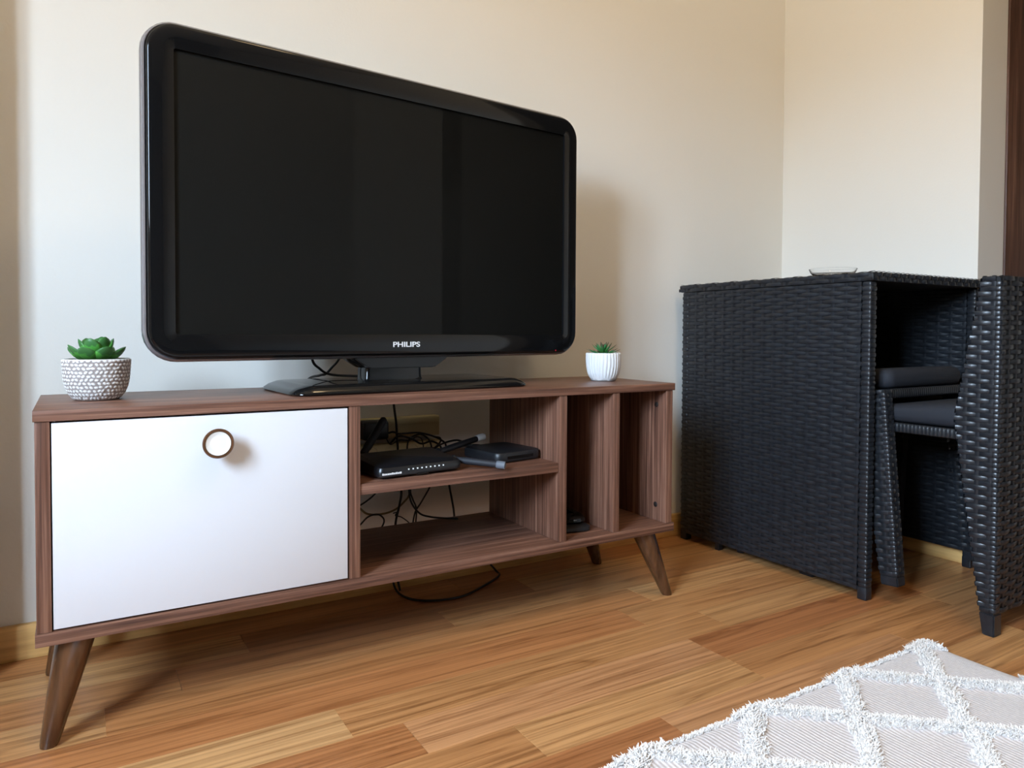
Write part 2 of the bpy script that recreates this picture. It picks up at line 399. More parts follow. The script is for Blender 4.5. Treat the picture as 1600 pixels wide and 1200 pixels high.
# ------------------------------------------------------------------ television
TVY = .104
tv = thing('television', 'large black flat-panel TV with a glossy bezel standing on the walnut stand', 'television', (.601, .11, SH), None, (0, 0, TVY))
ZC = (.551+1.099)/2-SH; TW, TH = .919, .548
def tv_loop(inset, y, r, dz=0, n=8, wi=None, hi=None):
    return [(x, y, ZC+dz+z) for x, z in rrect(TW-2*inset, TH-2*inset, r, n)]
bm = bmesh.new()
loft(bm, [tv_loop(.0085, .016, .044), tv_loop(.0065, .006, .046), tv_loop(.0066, .0005, .0459), tv_loop(.0074, -.0022, .0451), tv_loop(.0092, -.0038, .0433), tv_loop(.0115, -.0044, .041), tv_loop(.0455, -.0042, .004), tv_loop(.0464, -.0038, .003), tv_loop(.0468, .0012, .0026)])
bmesh.ops.recalc_face_normals(bm, faces=bm.faces[:])
bez = link('bezel', bm, MGLOSS, tv, True, 50)
bm = bmesh.new()
loft(bm, [tv_loop(.030, .034, .03), tv_loop(.006, .032, .046), tv_loop(.001, .026, .051), tv_loop(0, .018, .052), tv_loop(.0015, .008, .0505), tv_loop(.0045, .0045, .0475), tv_loop(.0066, .0060, .0455), tv_loop(.0086, .017, .0435)])
bmesh.ops.recalc_face_normals(bm, faces=bm.faces[:])
rm = link('rim', bm, MRIM, tv, True, 50); rm['label'] = 'smoky grey translucent-looking rim around the bezel'
bm = bmesh.new(); v = [bm.verts.new(p) for p in [(-(TW/2-.0465), .0008, ZC-TH/2+.0465), (TW/2-.0465, .0008, ZC-TH/2+.0465), (TW/2-.0465, .0008, ZC+TH/2-.0465), (-(TW/2-.0465), .0008, ZC+TH/2-.0465)]]
bm.faces.new(v); bmesh.ops.solidify(bm, geom=bm.faces[:], thickness=-.004)
link('screen', bm, MSCREEN, tv)
bm = bmesh.new()
loft(bm, [tv_loop(.012, .030, .04), tv_loop(.03, .05, .035), tv_loop(.075, .075, .03), tv_loop(.10, .092, .02)], True, True)
bmesh.ops.recalc_face_normals(bm, faces=bm.faces[:]); link('rear_housing', bm, MBLK, tv, True, 40)
# hood under the panel, neck, base plate
bm = bmesh.new()
loft(bm, [[(sx*hw+.008, y, z) for sx, y in ((-1, .012), (1, .012), (1, .075), (-1, .075))] for hw, z in ((.108, .556-SH), (.100, .548-SH), (.076, .533-SH), (.070, .531-SH))], True, True)
bmesh.ops.recalc_face_normals(bm, faces=bm.faces[:]); bmesh.ops.bevel(bm, geom=bm.edges[:], offset=.002, segments=2, affect='EDGES')
link('neck_hood', bm, MGLOSS, tv, True, 40)
bm = bmesh.new()
loft(bm, [[(x+.002, y+.058, z) for x, y in rrect(wd, .045, .008, 4)] for wd, z in ((.132, .018), (.126, .022), (.124, .048))], True, True)
bmesh.ops.recalc_face_normals(bm, faces=bm.faces[:]); link('neck', bm, MGLOSS, tv, True, 40)
bm = bmesh.new()
def base_loop(dx, dy, z, r): return [(x+.020, y+.052, z) for x, y in rrect(.505-2*dx, .222-2*dy, r, 8)]
loft(bm, [base_loop(.004, .003, .0002, .032), base_loop(0, 0, .003, .035), base_loop(.001, .001, .0065, .034), base_loop(.010, .006, .0125, .03), base_loop(.026, .011, .0172, .022), base_loop(.034, .017, .0183, .018)], True, True)
bmesh.ops.recalc_face_normals(bm, faces=bm.faces[:]); bs = link('base_plate', bm, MGLOSS, tv, True, 60); bs.rotation_euler.z = -.045
# maker's name and standby light on the lower bezel
fc = bpy.data.curves.new('logo', 'FONT'); fc.body = 'PHILIPS'; fc.size = .0138; fc.offset = .00032; fc.extrude = .0002; fc.align_x = 'CENTER'; fc.align_y = 'CENTER'
tmp = bpy.data.objects.new('logo_tmp', fc); COL.objects.link(tmp)
bpy.context.view_layer.update(); me = bpy.data.meshes.new_from_object(tmp.evaluated_get(bpy.context.evaluated_depsgraph_get())); bpy.data.objects.remove(tmp, do_unlink=True)
lw = max(v.co.x for v in me.vertices)-min(v.co.x for v in me.vertices)
for v in me.vertices: v.co.x *= .0595/lw
lg = bpy.data.objects.new('logo', me); COL.objects.link(lg); me.materials.clear(); me.materials.append(MLOGO); lg.parent = bez
lg.location = (.006, -.0047, .5775-SH); lg.rotation_euler = (PI/2, 0, 0); lg['label'] = 'white maker lettering on the lower bezel'
bm = bmesh.new(); bmesh.ops.create_uvsphere(bm, u_segments=10, v_segments=6, radius=.0013)
ld = link('standby_light', bm, MRED, bez, True); ld.location = (.390, -.0042, .562-SH); ld['label'] = 'tiny red standby light'

# ------------------------------------------------------------------ potted succulents
def leaf(name, parent, L_, W_, Th, base, az, el, m, curl, tip):
    """plump pointed leaf; az heading, el elevation"""
    bm = bmesh.new(); lay = bm.verts.layers.float.new('along'); n = 10; rings = []; K = 9
    for k in range(K+1):
        t = k/K
        if tip == 'round': wv = (math.sin(PI*min(1, (t*.93+.03))**1.25)**.75)*(1 if t < .93 else .45)
        else: wv = (1-t)**.75*(.55+.9*t)
        wv = max(wv, .03); x = L_*t; z = curl*L_*t*t
        ring = []
        for i in range(n):
            a = 2*PI*i/n; zz = math.sin(a)*Th/2*wv*(.55 if math.sin(a) > 0 else 1.0) + .25*Th*wv*math.cos(a)**2
            v = bm.verts.new((x, W_/2*wv*math.cos(a), z+zz)); v[lay] = t; ring.append(v)
        rings.append(ring)
    for a, b in zip(rings, rings[1:]):
        for i in range(n): bm.faces.new((a[i], a[(i+1) % n], b[(i+1) % n], b[i]))
    bm.faces.new(rings[0][::-1]); bm.faces.new(rings[-1])
    bm.transform(Matrix.Translation(base) @ Matrix.Rotation(az, 4, 'Z') @ Matrix.Rotation(-el, 4, 'Y'))
    bmesh.ops.recalc_face_normals(bm, faces=bm.faces[:])
    return link(name, bm, m, parent, True)
def pot(name, parent, prof, m, rad, n, lay_fn=None):
    bm = bmesh.new(); lay = bm.verts.layers.float.new('raised'); rings = []
    for k, (r, z) in enumerate(prof):
        ring = []
        for i in range(n):
            a = 2*PI*i/n; d, h = rad(a, r, z); v = bm.verts.new(((r+d)*math.cos(a), (r+d)*math.sin(a), z)); v[lay] = h; ring.append(v)
        rings.append(ring)
    for a, b in zip(rings, rings[1:]):
        for i in range(n): bm.faces.new((a[i], a[(i+1) % n], b[(i+1) % n], b[i]))
    bm.faces.new(rings[0][::-1]); bm.faces.new(rings[-1])
    return link(name, bm, m, parent, True, 60)
random.seed(5)
def prof_interp(pts, m):
    o = []
    for (a, b) in zip(pts, pts[1:]):
        for k in range(m): o.append((a[0]+(b[0]-a[0])*k/m, a[1]+(b[1]-a[1])*k/m))
    o.append(pts[-1]); return o
p1 = thing('potted_succulent', 'plump bright green succulent in a bumpy grey-white pot on the left end of the stand', 'potted plant', (.082, .158, SH), 'small potted succulents')
arc = [(.0300, 0), (.0325, .0012), (.0372, .006), (.0408, .0115), (.0438, .0185), (.0462, .027), (.0478, .037), (.0487, .048), (.0492, .058), (.0494, .0660)]
cells = []
for row in range(11):
    zc = .0042+row*.0060; nb = 41
    for i in range(nb): cells.append((2*PI*(i+.5*(row % 2))/nb+random.uniform(-.025, .025), zc+random.uniform(-.0005, .0005), random.uniform(-.9, .9)))
from collections import defaultdict
buck = defaultdict(list)
for c in cells: buck[int(c[1]//.0060)].append(c)
def bumps(a, r, z):
    h = 0
    for kz in (int(z//.0060)-1, int(z//.0060), int(z//.0060)+1):
        for (ca, cz_, ro) in buck.get(kz, ()):
            da = (a-ca+PI) % (2*PI)-PI
            if abs(da) > .11: continue
            u = da*.046; vv = z-cz_; uu = u*math.cos(ro)+vv*math.sin(ro); v2 = -u*math.sin(ro)+vv*math.cos(ro)
            d = 1-(uu/.0034)**2-(v2/.0022)**2
            if d > h: h = d
    h = math.sqrt(max(h, 0)); return .0011*h, h
pot_o = pot('pot', p1, prof_interp(arc, 9)+[(.0480, .0672), (.0462, .0668), (.0455, .060)], MPOT1, lambda a, r, z: bumps(a, r, z) if z < .0655 else (0, .6), 300)
bm = bmesh.new(); lathe(bm, [(.0445, .055), (.0445, .0595), (.02, .0625), (.001, .063)], 24); link('soil', bm, MSOIL, p1, True, 50)
for k in range(8):
    az = 2*PI*k/8+.32; leaf('leaf', p1, .042, .030, .0105, Vector((.007*math.cos(az), .007*math.sin(az), .0635)), az, math.radians(random.uniform(10, 22)), MLEAF1, .34, 'round')
for k in range(6):
    az = 2*PI*k/6+.1; leaf('leaf', p1, .036, .028, .0095, Vector((.005*math.cos(az), .005*math.sin(az), .069)), az, math.radians(random.uniform(40, 52)), MLEAF1, .25, 'round')
for k in range(3):
    az = 2*PI*k/3+.6; leaf('leaf', p1, .028, .022, .008, Vector((.003*math.cos(az), .003*math.sin(az), .073)), az, math.radians(68), MLEAF1, .1, 'round')
p2 = thing('potted_succulent', 'spiky dark green succulent in a white fluted pot on the right end of the stand', 'potted plant', (1.124, .142, SH), 'small potted succulents')
arc2 = [(.0270, 0), (.0290, .001), (.0325, .008), (.0360, .019), (.0385, .032), (.0397, .044), (.0400, .054), (.0398, .0645)]
fl = 30
def flutes(a, r, z):
    k = min(1, max(0, (z-.006)/.01))
    return .0019*k*abs(math.cos(a*fl/2+.3*math.sin(z*90+3*a)))**.8, 0
pot('pot', p2, prof_interp(arc2, 4)+[(.0392, .0662), (.0378, .0662), (.0370, .058)], MPOT2, lambda a, r, z: flutes(a, r, z) if z < .065 else (0, 0), 272)
bm = bmesh.new(); lathe(bm, [(.0365, .054), (.0365, .0585), (.015, .061), (.001, .0615)], 24); link('soil', bm, MSOIL, p2, True, 50)
for k in range(9):
    az = 2*PI*k/9+.2; leaf('leaf', p2, random.uniform(.036, .041), .0105, .0045, Vector((.004*math.cos(az), .004*math.sin(az), .062)), az, math.radians(random.uniform(8, 20)), MLEAF2, .12, 'point')
for k in range(8):
    az = 2*PI*k/8+.05; leaf('leaf', p2, random.uniform(.031, .036), .0115, .005, Vector((.003*math.cos(az), .003*math.sin(az), .066)), az, math.radians(random.uniform(28, 42)), MLEAF2, .1, 'point')
for k in range(6):
    az = 2*PI*k/6+.4; leaf('leaf', p2, .026, .0105, .005, Vector((.002*math.cos(az), .002*math.sin(az), .069)), az, math.radians(random.uniform(55, 68)), MLEAF2, .0, 'point')

# ------------------------------------------------------------------ woven rattan
def weave(bm, O, U, V, Nn, umin, umax, v0, v1, row=.0094, warp=.0335, amp=.0021, du=0.0, strips=True):
    """flat strands over and under upright strands: real ribbons with depth"""
    O, U, V, Nn = map(Vector, (O, U, V, Nn)); nrow = max(1, int(round((v1-v0)/row))); rw = (v1-v0)/nrow
    f = lambda q, v: q(v) if callable(q) else q
    for i in range(nrow):
        vc = v0+(i+.5)*rw; a, b = f(umin, vc), f(umax, vc)
        if b-a < .004: continue
        step = warp/4; ks = [a]+[k*step+du for k in range(math.ceil((a-du)/step+.05), int((b-du)/step-.05)+1)]+[b]
        prev = None
        for u in ks:
            s = math.sin(PI*(u-du)/warp+PI*(i % 2)); o = amp*math.copysign(abs(s)**.38, s)
            cur = [bm.verts.new(O+U*u+V*(vc+d*rw)+Nn*(o+e_)) for d, e_ in ((-.48, -.0007), (-.3, .0001), (.3, .0001), (.48, -.0007))]
            if prev:
                for q in range(3): bm.faces.new((prev[q], cur[q], cur[q+1], prev[q+1]))
            prev = cur
    if strips:
        a = min(f(umin, v0+(v1-v0)*k/20) for k in range(21)); b = max(f(umax, v0+(v1-v0)*k/20) for k in range(21))
        for k in range(math.ceil((a-du)/warp-.5), int((b-du)/warp+.5)+1):
            u = (k+.5)*warp+du; hw = min(.0042, warp*.16); prev = None
            for q in range(nrow+1):
                v = v0+(v1-v0)*q/nrow; lo, hi = f(umin, v), f(umax, v)
                if u-hw < lo or u+hw > hi: prev = None; continue
                cur = [bm.verts.new(O+U*(u+d)+V*v+Nn*e_) for d, e_ in ((-hw, -.0006), (0, .0003), (hw, -.0006))]
                if prev:
                    for j in range(2): bm.faces.new((prev[j], cur[j], cur[j+1], prev[j+1]))
                prev = cur
def wrap_post(bm, x0, x1, y0, y1, z0, z1, pitch=.0105, amp=.0011):
    """strands wound round a square post, every second one standing proud"""
    n = int((z1-z0)/pitch); p = (z1-z0)/n
    for i in range(n):
        zc = z0+(i+.5)*p; off = amp if i % 2 else .0001
        lp = []
        for dz, e_ in ((-.47, -.0004), (-.2, .0006), (.2, .0006), (.47, -.0004)):
            e2 = off+e_; lp.append([(x, y, zc+dz*p) for x, y in [(cx_+(x0+x1)/2, cy_+(y0+y1)/2) for cx_, cy_ in rrect(x1-x0+2*e2, y1-y0+2*e2, .004, 2)]])
        loft(bm, lp)
def stuff(o): o['kind'] = 'stuff'; return o

# nesting table
TX0, TX1, TY0, TY1, TZ = 1.569, 2.039, -.246, .338, .743
tb = thing('rattan_table', 'black woven rattan table with solid side panels, standing in the corner beside the TV stand', 'table')
top = box('tabletop', MCORE, tb, TX0-.001, TX1+.001, TY0-.006, TY1+.012, TZ-.022, TZ-.002, .005, 3)
bm = bmesh.new()
weave(bm, (0, 0, TZ-.0016), (0, 1, 0), (1, 0, 0), (0, 0, 1), TY0-.004, TY1+.010, TX0+.001, TX1-.001)
weave(bm, (TX0-.0022, 0, 0), (0, 1, 0), (0, 0, 1), (-1, 0, 0), TY0-.004, TY1+.010, TZ-.0215, TZ-.0025, .0095)
weave(bm, (0, TY0-.0075, 0), (1, 0, 0), (0, 0, 1), (0, -1, 0), TX0, TX1, TZ-.0215, TZ-.0025, .0095, .016)
stuff(link('weave', bm, MRAT, top, True, 70))
for sgn, xa, xb, zb in ((-1, TX0, TX0+.024, .02), (1, TX1-.024, TX1, .042)):
    sp_ = box('side_panel', MCORE, tb, xa+.002, xb-.002, TY0+.024, TY1-.024, zb, TZ-.0225, .001)
    bm = bmesh.new()
    xo = xa if sgn < 0 else xb; xi = xb if sgn < 0 else xa
    weave(bm, (xo, 0, 0), (0, 1, 0), (0, 0, 1), (sgn, 0, 0), TY0+.022, TY1-.022, zb+.001, TZ-.023)
    weave(bm, (xi, 0, 0), (0, 1, 0), (0, 0, 1), (-sgn, 0, 0), TY0+.022, TY1-.022, zb+.001, TZ-.023)
    stuff(link('weave', bm, MRAT, sp_, True, 70))
    for ya, yb in ((TY0, TY0+.023), (TY1-.023, TY1)):
        ps = box('post', MCORE, tb, xa+.001, xb-.001, ya+.001, yb-.001, 0, TZ-.0226, .003)
        bm = bmesh.new(); wrap_post(bm, xa+.001, xb-.001, ya+.001, yb-.001, .03, TZ-.023)
        stuff(link('weave', bm, MRAT, ps, True, 50))
        fb = bmesh.new(); abox(fb, xa+.0002, xb-.0002, ya+.0002, yb-.0002, .0005, .030, .003)
        link('foot_cap', fb, MRAT, ps, True, 40)
for y in (.20,):
    box('foot', MBLK, tb, TX0+.004, TX0+.020, y-.008, y+.008, 0, .0199, .002)

# chairs: y forward, origin at the foot of the back
def make_chair(name, label, loc, rotz, tilt, H, rail_z, depth, cush_h, wedge, leg_top):
    ch = thing(name, label, 'chair', loc, 'rattan chairs nested in the table', (tilt, 0, rotz))
    HW = .19
    zs = [.0, .43, H]; ys = [.022, .084, .036]
    def front(z):
        for (z0, y0), (z1, y1) in zip(zip(zs, ys), zip(zs[1:], ys[1:])):
            if z <= z1: return y0+(y1-y0)*max(0, (z-z0))/(z1-z0)
        return ys[-1]
    poly = [(.002, .045), (front(.045)-.002, .045), (front(.2)-.002, .2), (.082, .43), (.034, H-.006), (.030, H-.0015), (.006, H-.0015), (.002, H-.006)]
    bk = link('backrest', prism(bmesh.new(), poly, -HW+.002, HW-.002), MCORE, ch)
    bm = bmesh.new()
    weave(bm, (0, 0, 0), (1, 0, 0), (0, 0, 1), (0, -1, 0), -HW, HW, .046, H, .0097, .0300, .0022, .01)
    def inner(z): return front(z)
    for z0, z1 in ((.046, .43), (.43, H-.004)):
        A = Vector((0, front(z0), z0)); B = Vector((0, front(z1), z1)); V = (B-A).normalized(); Nv = Vector((1, 0, 0)).cross(V)
        if Nv.y < 0: Nv = -Nv
        weave(bm, A, (1, 0, 0), V, Nv, -HW, HW, 0, (B-A).length, .0097, .0300, .0022, .01)
    for s in (-1, 1):
        weave(bm, (s*HW, 0, 0), (0, 1, 0), (0, 0, 1), (s, 0, 0), .0095, lambda z: front(z), .046, H-.001, .0097, .0245, .0022, .0025)
        # corner binding strands along the rear edge
        n = int((H-.05)/.0097)
        for i in range(n):
            z = .048+i*.0097; q = .0012 if i % 2 else .0
            lp = []
            for dz, e_ in ((.0006, 0), (.003, .0008), (.0065, .0008), (.0090, 0)):
                e2 = q+e_; lp.append([(s*(HW-.016), -.0002-e2, z+dz), (s*(HW-.002), -.0004-e2, z+dz), (s*(HW+.0006+e2), .002, z+dz), (s*(HW+.0004+e2), .0095, z+dz)])
            L_ = [[bm.verts.new(p) for p in l] for l in lp]
            for a, b in zip(L_, L_[1:]):
                for k in range(3): bm.faces.new((a[k], a[k+1], b[k+1], b[k]))
    # top binding
    weave(bm, (0, 0, H-.001), (1, 0, 0), (0, 1, 0), (0, 0, 1), -HW, HW, .001, .036, .009, .0115, .0012)
    stuff(link('weave', bm, MRAT, bk, True, 70))
    for s in (-1, 1):
        q = bmesh.new(); prism(q, [(.0005, 0), (.0225, 0), (.030, .0446), (.0005, .0446)], min(s*HW, s*(HW-.03)), max(s*HW, s*(HW-.03)))
        bmesh.ops.bevel(q, geom=q.edges[:], offset=.002, segments=2, affect='EDGES'); link('rear_foot', q, MRAT, ch, True, 40)
    D = depth
    # seat rails, wound with strands
    def rail(x0, x1, y0, y1, nm):
        r = box(nm, MCORE, ch, x0+.001, x1-.001, y0+.001, y1-.001, rail_z-.021, rail_z, .003)
        b2 = bmesh.new(); along = (1, 0, 0) if nm == 'front_rail' else (0, 1, 0)
        L0, L1 = (x0, x1) if nm == 'front_rail' else (y0, y1)
        n = int((L1-L0)/.0085); p = (L1-L0)/n
        ca, cb = ((y0+y1)/2, (y1-y0)) if nm == 'front_rail' else ((x0+x1)/2, (x1-x0))
        for i in range(n):
            lp = []
            for d, e_ in ((-.47, -.0004), (-.2, .0005), (.2, .0005), (.47, -.0004)):
                uu = L0+(i+.5+d)*p; l = [(ca+a, rail_z-.0105+b) for a, b in rrect(cb-.002+2*e_, .021+2*e_, .004, 2)]
                lp.append([(uu, a, b) if nm == 'front_rail' else (a, uu, b) for a, b in l])
            loft(b2, lp)
        bmesh.ops.recalc_face_normals(b2, faces=b2.faces[:])
        stuff(link('weave', b2, MRAT, r, True, 50))
    rail(-.1565, -.140, .087, D-.024, 'side_rail'); rail(.140, .1565, .087, D-.024, 'side_rail'); rail(-.1565, .1565, D-.023, D-.002, 'front_rail')
    box('seat_board', MCORE, ch, -.1395, .1395, .087, D-.0235, rail_z-.014, rail_z-.004, 0)
    # front legs
    for s in (-1, 1):
        xa, xb = sorted((s*.1605, s*HW)); zt = rail_z-.0005
        pf = lambda z: D-(.040+(leg_top-.040)*z/zt)
        q = prism(bmesh.new(), [(D-.038, 0), (D-.001, 0), (D-.001, zt-.001), (pf(zt)+.002, zt-.001)], xa+.001, xb-.001)
        lg_ = link('leg', q, MCORE, ch)
        b2 = bmesh.new()
        for sx, xx in ((-1, xa), (1, xb)):
            weave(b2, (xx, 0, 0), (0, 1, 0), (0, 0, 1), (sx, 0, 0), lambda z: pf(z), D-.006, .022, zt, .0097, .0225, .0018, D-.0335)
        weave(b2, (0, D, 0), (1, 0, 0), (0, 0, 1), (0, 1, 0), xa, xb, .022, zt, .0097, .015, .0010, xa)
        n = int((zt-.024)/.0097)
        for i in range(n):
            z = .024+i*.0097; q2 = .0011 if i % 2 else 0
            L_ = [[b2.verts.new(p) for p in l] for l in [[(xo, D-.010, z+dz), (xo, D-.002, z+dz), (xo-sg*.002, D+.0006+e_+q2, z+dz), (xo-sg*.008, D+.0004+e_+q2, z+dz)] for sg in (1 if s > 0 else -1,) for dz, e_ in ((.0005, 0), (.003, .0008), (.0065, .0008), (.009, 0)) for xo in ((xb if sg > 0 else xa)+sg*(.0008+e_+q2),)]]
            for a, b in zip(L_, L_[1:]):
                for k in range(3): b2.faces.new((a[k], a[k+1], b[k+1], b[k]))
        stuff(link('weave', b2, MRAT, lg_, True, 70))
        fb = bmesh.new(); prism(fb, [(D-.040, .0003), (D+.0006, .0003), (D+.0006, .022), (D-.0405, .022)], xa-.0006, xb+.0006)
        bmesh.ops.bevel(fb, geom=fb.edges[:], offset=.0025, segments=2, affect='EDGES'); link('foot_cap', fb, MRAT, lg_, True, 40)
    # cushion
    bm = bmesh.new(); c0, c1 = .090, D-.004; cz = rail_z+.0015; nx = 9; loops = []
    for inset, zf in ((.012, 0), (.003, .12), (0, .35), (0, .65), (.004, .86), (.014, .97), (.03, 1.0)):
        lp = []
        for x, y in rrect(.310-2*inset, (c1-c0)-2*inset, .02, 5):
            yy = y+(c0+c1)/2; hh = cush_h
            if wedge:
                t = max(0, min(1, (yy-.20)/.16)); hh = cush_h*(1-.62*t)
            lp.append((x, yy, cz+hh*zf))
        loops.append(lp)
    loft(bm, loops, True, True); bmesh.ops.recalc_face_normals(bm, faces=bm.faces[:])
    link('seat_cushion', bm, MCUSH, ch, True, 60)
    return ch
make_chair('rattan_chair', 'black rattan chair pushed in from the front, its tall woven back nearest the rug', (1.796, -.494, 0), 0, 0, .719, .402, .452, .052, True, .06)
make_chair('rattan_chair', 'black rattan chair under the table, tipped up with its front resting over the other seat', (1.796, .160, .0), PI, .09, .700, .4385, .459, .047, False, .066)

# glass dish on the table
gd = bmesh.new()
lathe(gd, [(.040, 0), (.044, .0015), (.0515, .010), (.0550, .0175), (.0556, .0188), (.0548, .0192), (.0538, .0176), (.0503, .0106), (.042, .0032), (.001, .0028)], 56)
bmesh.ops.recalc_face_normals(gd, faces=gd.faces[:])
g = link('glass_dish', gd, MGLASS, None, True, 60); g.location = (1.655, -.09, TZ+.0003)
tag(g, 'shallow clear glass dish on top of the black rattan table', 'dish')

# ------------------------------------------------------------------ rug
random.seed(3)
RUX0, RUX1, RUY0, RUY1 = -.25, 1.458, -1.45, -.444
rug = thing('rug', 'off-white rug with raised shaggy diamond lines on the wooden floor', 'rug', (RUX1, RUY1, 0))
PX, PY = .232, .208
def ridge(x, y):
    """distance to the nearest raised line, in metres (x, y from the rug's corner)"""
    u = (x+.030)/PX; v = y/PY
    a = (u+v) % 1.0; b = (u-v) % 1.0
    k = 1/math.hypot(1/PX, 1/PY)
    return min(min(a, 1-a), min(b, 1-b))*k
bm = bmesh.new(); st_ = .0065
nx, ny = int((RUX1-RUX0)/st_), int((RUY1-RUY0)/st_); grid = []
for j in range(ny+1):
    row = []
    for i in range(nx+1):
        x = -(RUX1-RUX0)*i/nx; y = -(RUY1-RUY0)*j/ny
        d = ridge(x, y); h = .0062+.0062*math.exp(-(d/.014)**2)+.0012*noise.noise(Vector((x*16, y*16, 0)))
        ex = min(1, i/3); ey = min(1, j/3); edge = min(ex, ey)
        xx, yy = x, y
        wob = .0035*noise.noise(Vector((x*14, 3, 1)))+.004*math.exp(-(d/.02)**2)
        yy = y+wob*math.exp(-(y/.03)**2); xx = x+.002*noise.noise(Vector((9, y*14, 2)))*math.exp(-(x/.03)**2)
        z = .0008+(h-.0008)*(.25+.75*edge) if edge < 1 else h
        row.append(bm.verts.new((xx, yy, z)))
    grid.append(row)
for a, b in zip(grid, grid[1:]):
    for i in range(nx): bm.faces.new((a[i], b[i], b[i+1], a[i+1]))
ed = [e for e in bm.edges if e.is_boundary]
r_ = bmesh.ops.extrude_edge_only(bm, edges=ed)
for v in r_['geom']:
    if isinstance(v, bmesh.types.BMVert): v.co.z = .0002
bmesh.ops.recalc_face_normals(bm, faces=bm.faces[:])
link('woven_ground', bm, MRUG, rug, True, 70)
verts, faces = [], []
def tuft(x, y, z, h):
    a = random.uniform(0, 2*PI); l = random.uniform(.25, .95)*h; r = random.uniform(.0008, .0014)
    dx, dy = math.cos(a)*l, math.sin(a)*l; b0 = len(verts); px_, py_ = -math.sin(a), math.cos(a)
    for t, rr in ((0, r), (.55, r*1.1), (1, r*.5)):
        cx_, cy_, cz_ = x+dx*t*t, y+dy*t*t, z+h*(t-.22*t*t)
        verts.extend([(cx_+px_*rr, cy_+py_*rr, cz_), (cx_-px_*rr*.6+dx*.06, cy_-py_*rr*.6+dy*.06, cz_+rr*.6), (cx_-px_*rr, cy_-py_*rr, cz_)])
    for k in range(2):
        for q in range(3):
            i0, i1 = b0+3*k+q, b0+3*k+(q+1) % 3; faces.append((i0, i1, i1+3, i0+3))
    faces.append((b0+6, b0+7, b0+8))
cnt = 0
while cnt < 75000:
    x = -random.uniform(.006, 1.15); y = -random.uniform(0, .62)
    if -y > .62 or (x < -.62 and y < -.35): continue
    d = ridge(x, y)
    if d < .0165+.008*noise.noise(Vector((x*40, y*40, 5))):
        tuft(x, y+.003*(y > -.01), .0062+.0062*math.exp(-(d/.014)**2)-.002, random.uniform(.0045, .009)); cnt += 1
for _ in range(5200):      # short fringe of the left edge
    x = -random.uniform(0, 1.15); d = ridge(x, 0); tuft(x, random.uniform(-.006, .002), .003, random.uniform(.003, .006)+(.006 if d < .03 else 0))
me = bpy.data.meshes.new('diamond_pile'); me.from_pydata(verts, [], faces); me.materials.append(MPILE)
o = bpy.data.objects.new('diamond_pile', me); COL.objects.link(o); o.parent = rug; stuff(o)

# ------------------------------------------------------------------ electronics in the stand
rt = thing('router', 'black wireless router with tilted antennas on the upper shelf of the stand', 'router', (.597, .08, .335), None, (0, 0, .09))
bm = bmesh.new()
loft(bm, [[(x, y, z0+(y+.062)*sl) for x, y in rrect(.178-2*i_, .124-2*i_, .012, 4)] for i_, z0, sl in ((.006, .003, 0), (.001, .006, 0), (0, .014, .01), (.003, .021, .07), (.010, .0235, .08))], True, True)
bmesh.ops.recalc_face_normals(bm, faces=bm.faces[:]); rb = link('body', bm, MBLKG, rt, True, 40)
for sx in (-.07, .07):
    for sy_ in (-.045, .045):
        box('foot', MBLK, rt, sx-.006, sx+.006, sy_-.006, sy_+.006, .0002, .0032, .001)
bm = bmesh.new()
for k in range(9): abox(bm, -.030+k*.0092, -.0275+k*.0092, -.0622, -.0612, .0142, .0166)
stuff(link('indicator_lights', bm, MLED, rt))
bm = bmesh.new(); random.seed(8); x = -.082
while x < -.046: wd = random.uniform(.0026, .0042); abox(bm, x, x+wd, -.0624, -.0614, .0092, .0122+random.choice((0, .0006))); x += wd+.0006
lg2 = link('label_print', bm, MLOGO, rt); lg2['label'] = 'small white printed name strip on the front'
bm = bmesh.new(); abox(bm, -.012, .012, -.063, -.0618, .0035, .006); link('front_vent', bm, MGLOSS, rt)
inv = (Matrix.Translation((.597, .08, .335)) @ Matrix.Rotation(.09, 4, 'Z')).inverted()
def antenna(p0, p1, m, tip=None, w_=.0066):
    a, b = inv @ Vector(p0), inv @ Vector(p1); d = b-a
    bm = bmesh.new(); pts = [a+d*t for t in (0, .04, .2, .22, .9, .97, 1)]
    tube(bm, pts, [w_*.5, w_*.85, w_*.9, w_, w_*.9, w_*.85, w_*.5], 10)
    an = link('antenna', bm, m, rt, True, 40)
    bm = bmesh.new(); bmesh.ops.create_uvsphere(bm, u_segments=12, v_segments=8, radius=w_*1.25); bm.transform(Matrix.Translation(a)); link('hinge', bm, MBLK, an, True)
    if tip:
        bm = bmesh.new(); tube(bm, [b-d*.16, b-d*.14, b+d*.01, b+d*.025], [w_*.9, w_*1.12, w_*1.1, w_*.6], 10); link('antenna_tip', bm, tip, an, True, 40)
antenna((.532, .150, .358), (.596, .195, .424), MANT, None, .0085)
antenna((.688, .060, .352), (.765, -.006, .3435), MANT, MGREYTIP, .0070)
antenna((.684, .125, .357), (.822, .185, .3715), MBLK, MLOGO, .0070)
sb = thing('set_top_box', 'low black set-top box at the right end of the upper shelf', 'media box', (.829, .115, .335), None, (0, 0, .16))
bm = bmesh.new()
loft(bm, [[(x, y, z) for x, y in rrect(.120-2*i_, .124-2*i_, .016, 6)] for i_, z in ((.004, .0015), (.0008, .003), (0, .006), (0, .018), (.0015, .0212), (.005, .0225))], True, True)
bmesh.ops.recalc_face_normals(bm, faces=bm.faces[:]); link('body', bm, MBLK, sb, True, 40)
bm = bmesh.new(); abox(bm, -.035, .035, -.0626, -.0616, .008, .014); link('front_window', bm, MGLOSS, sb)
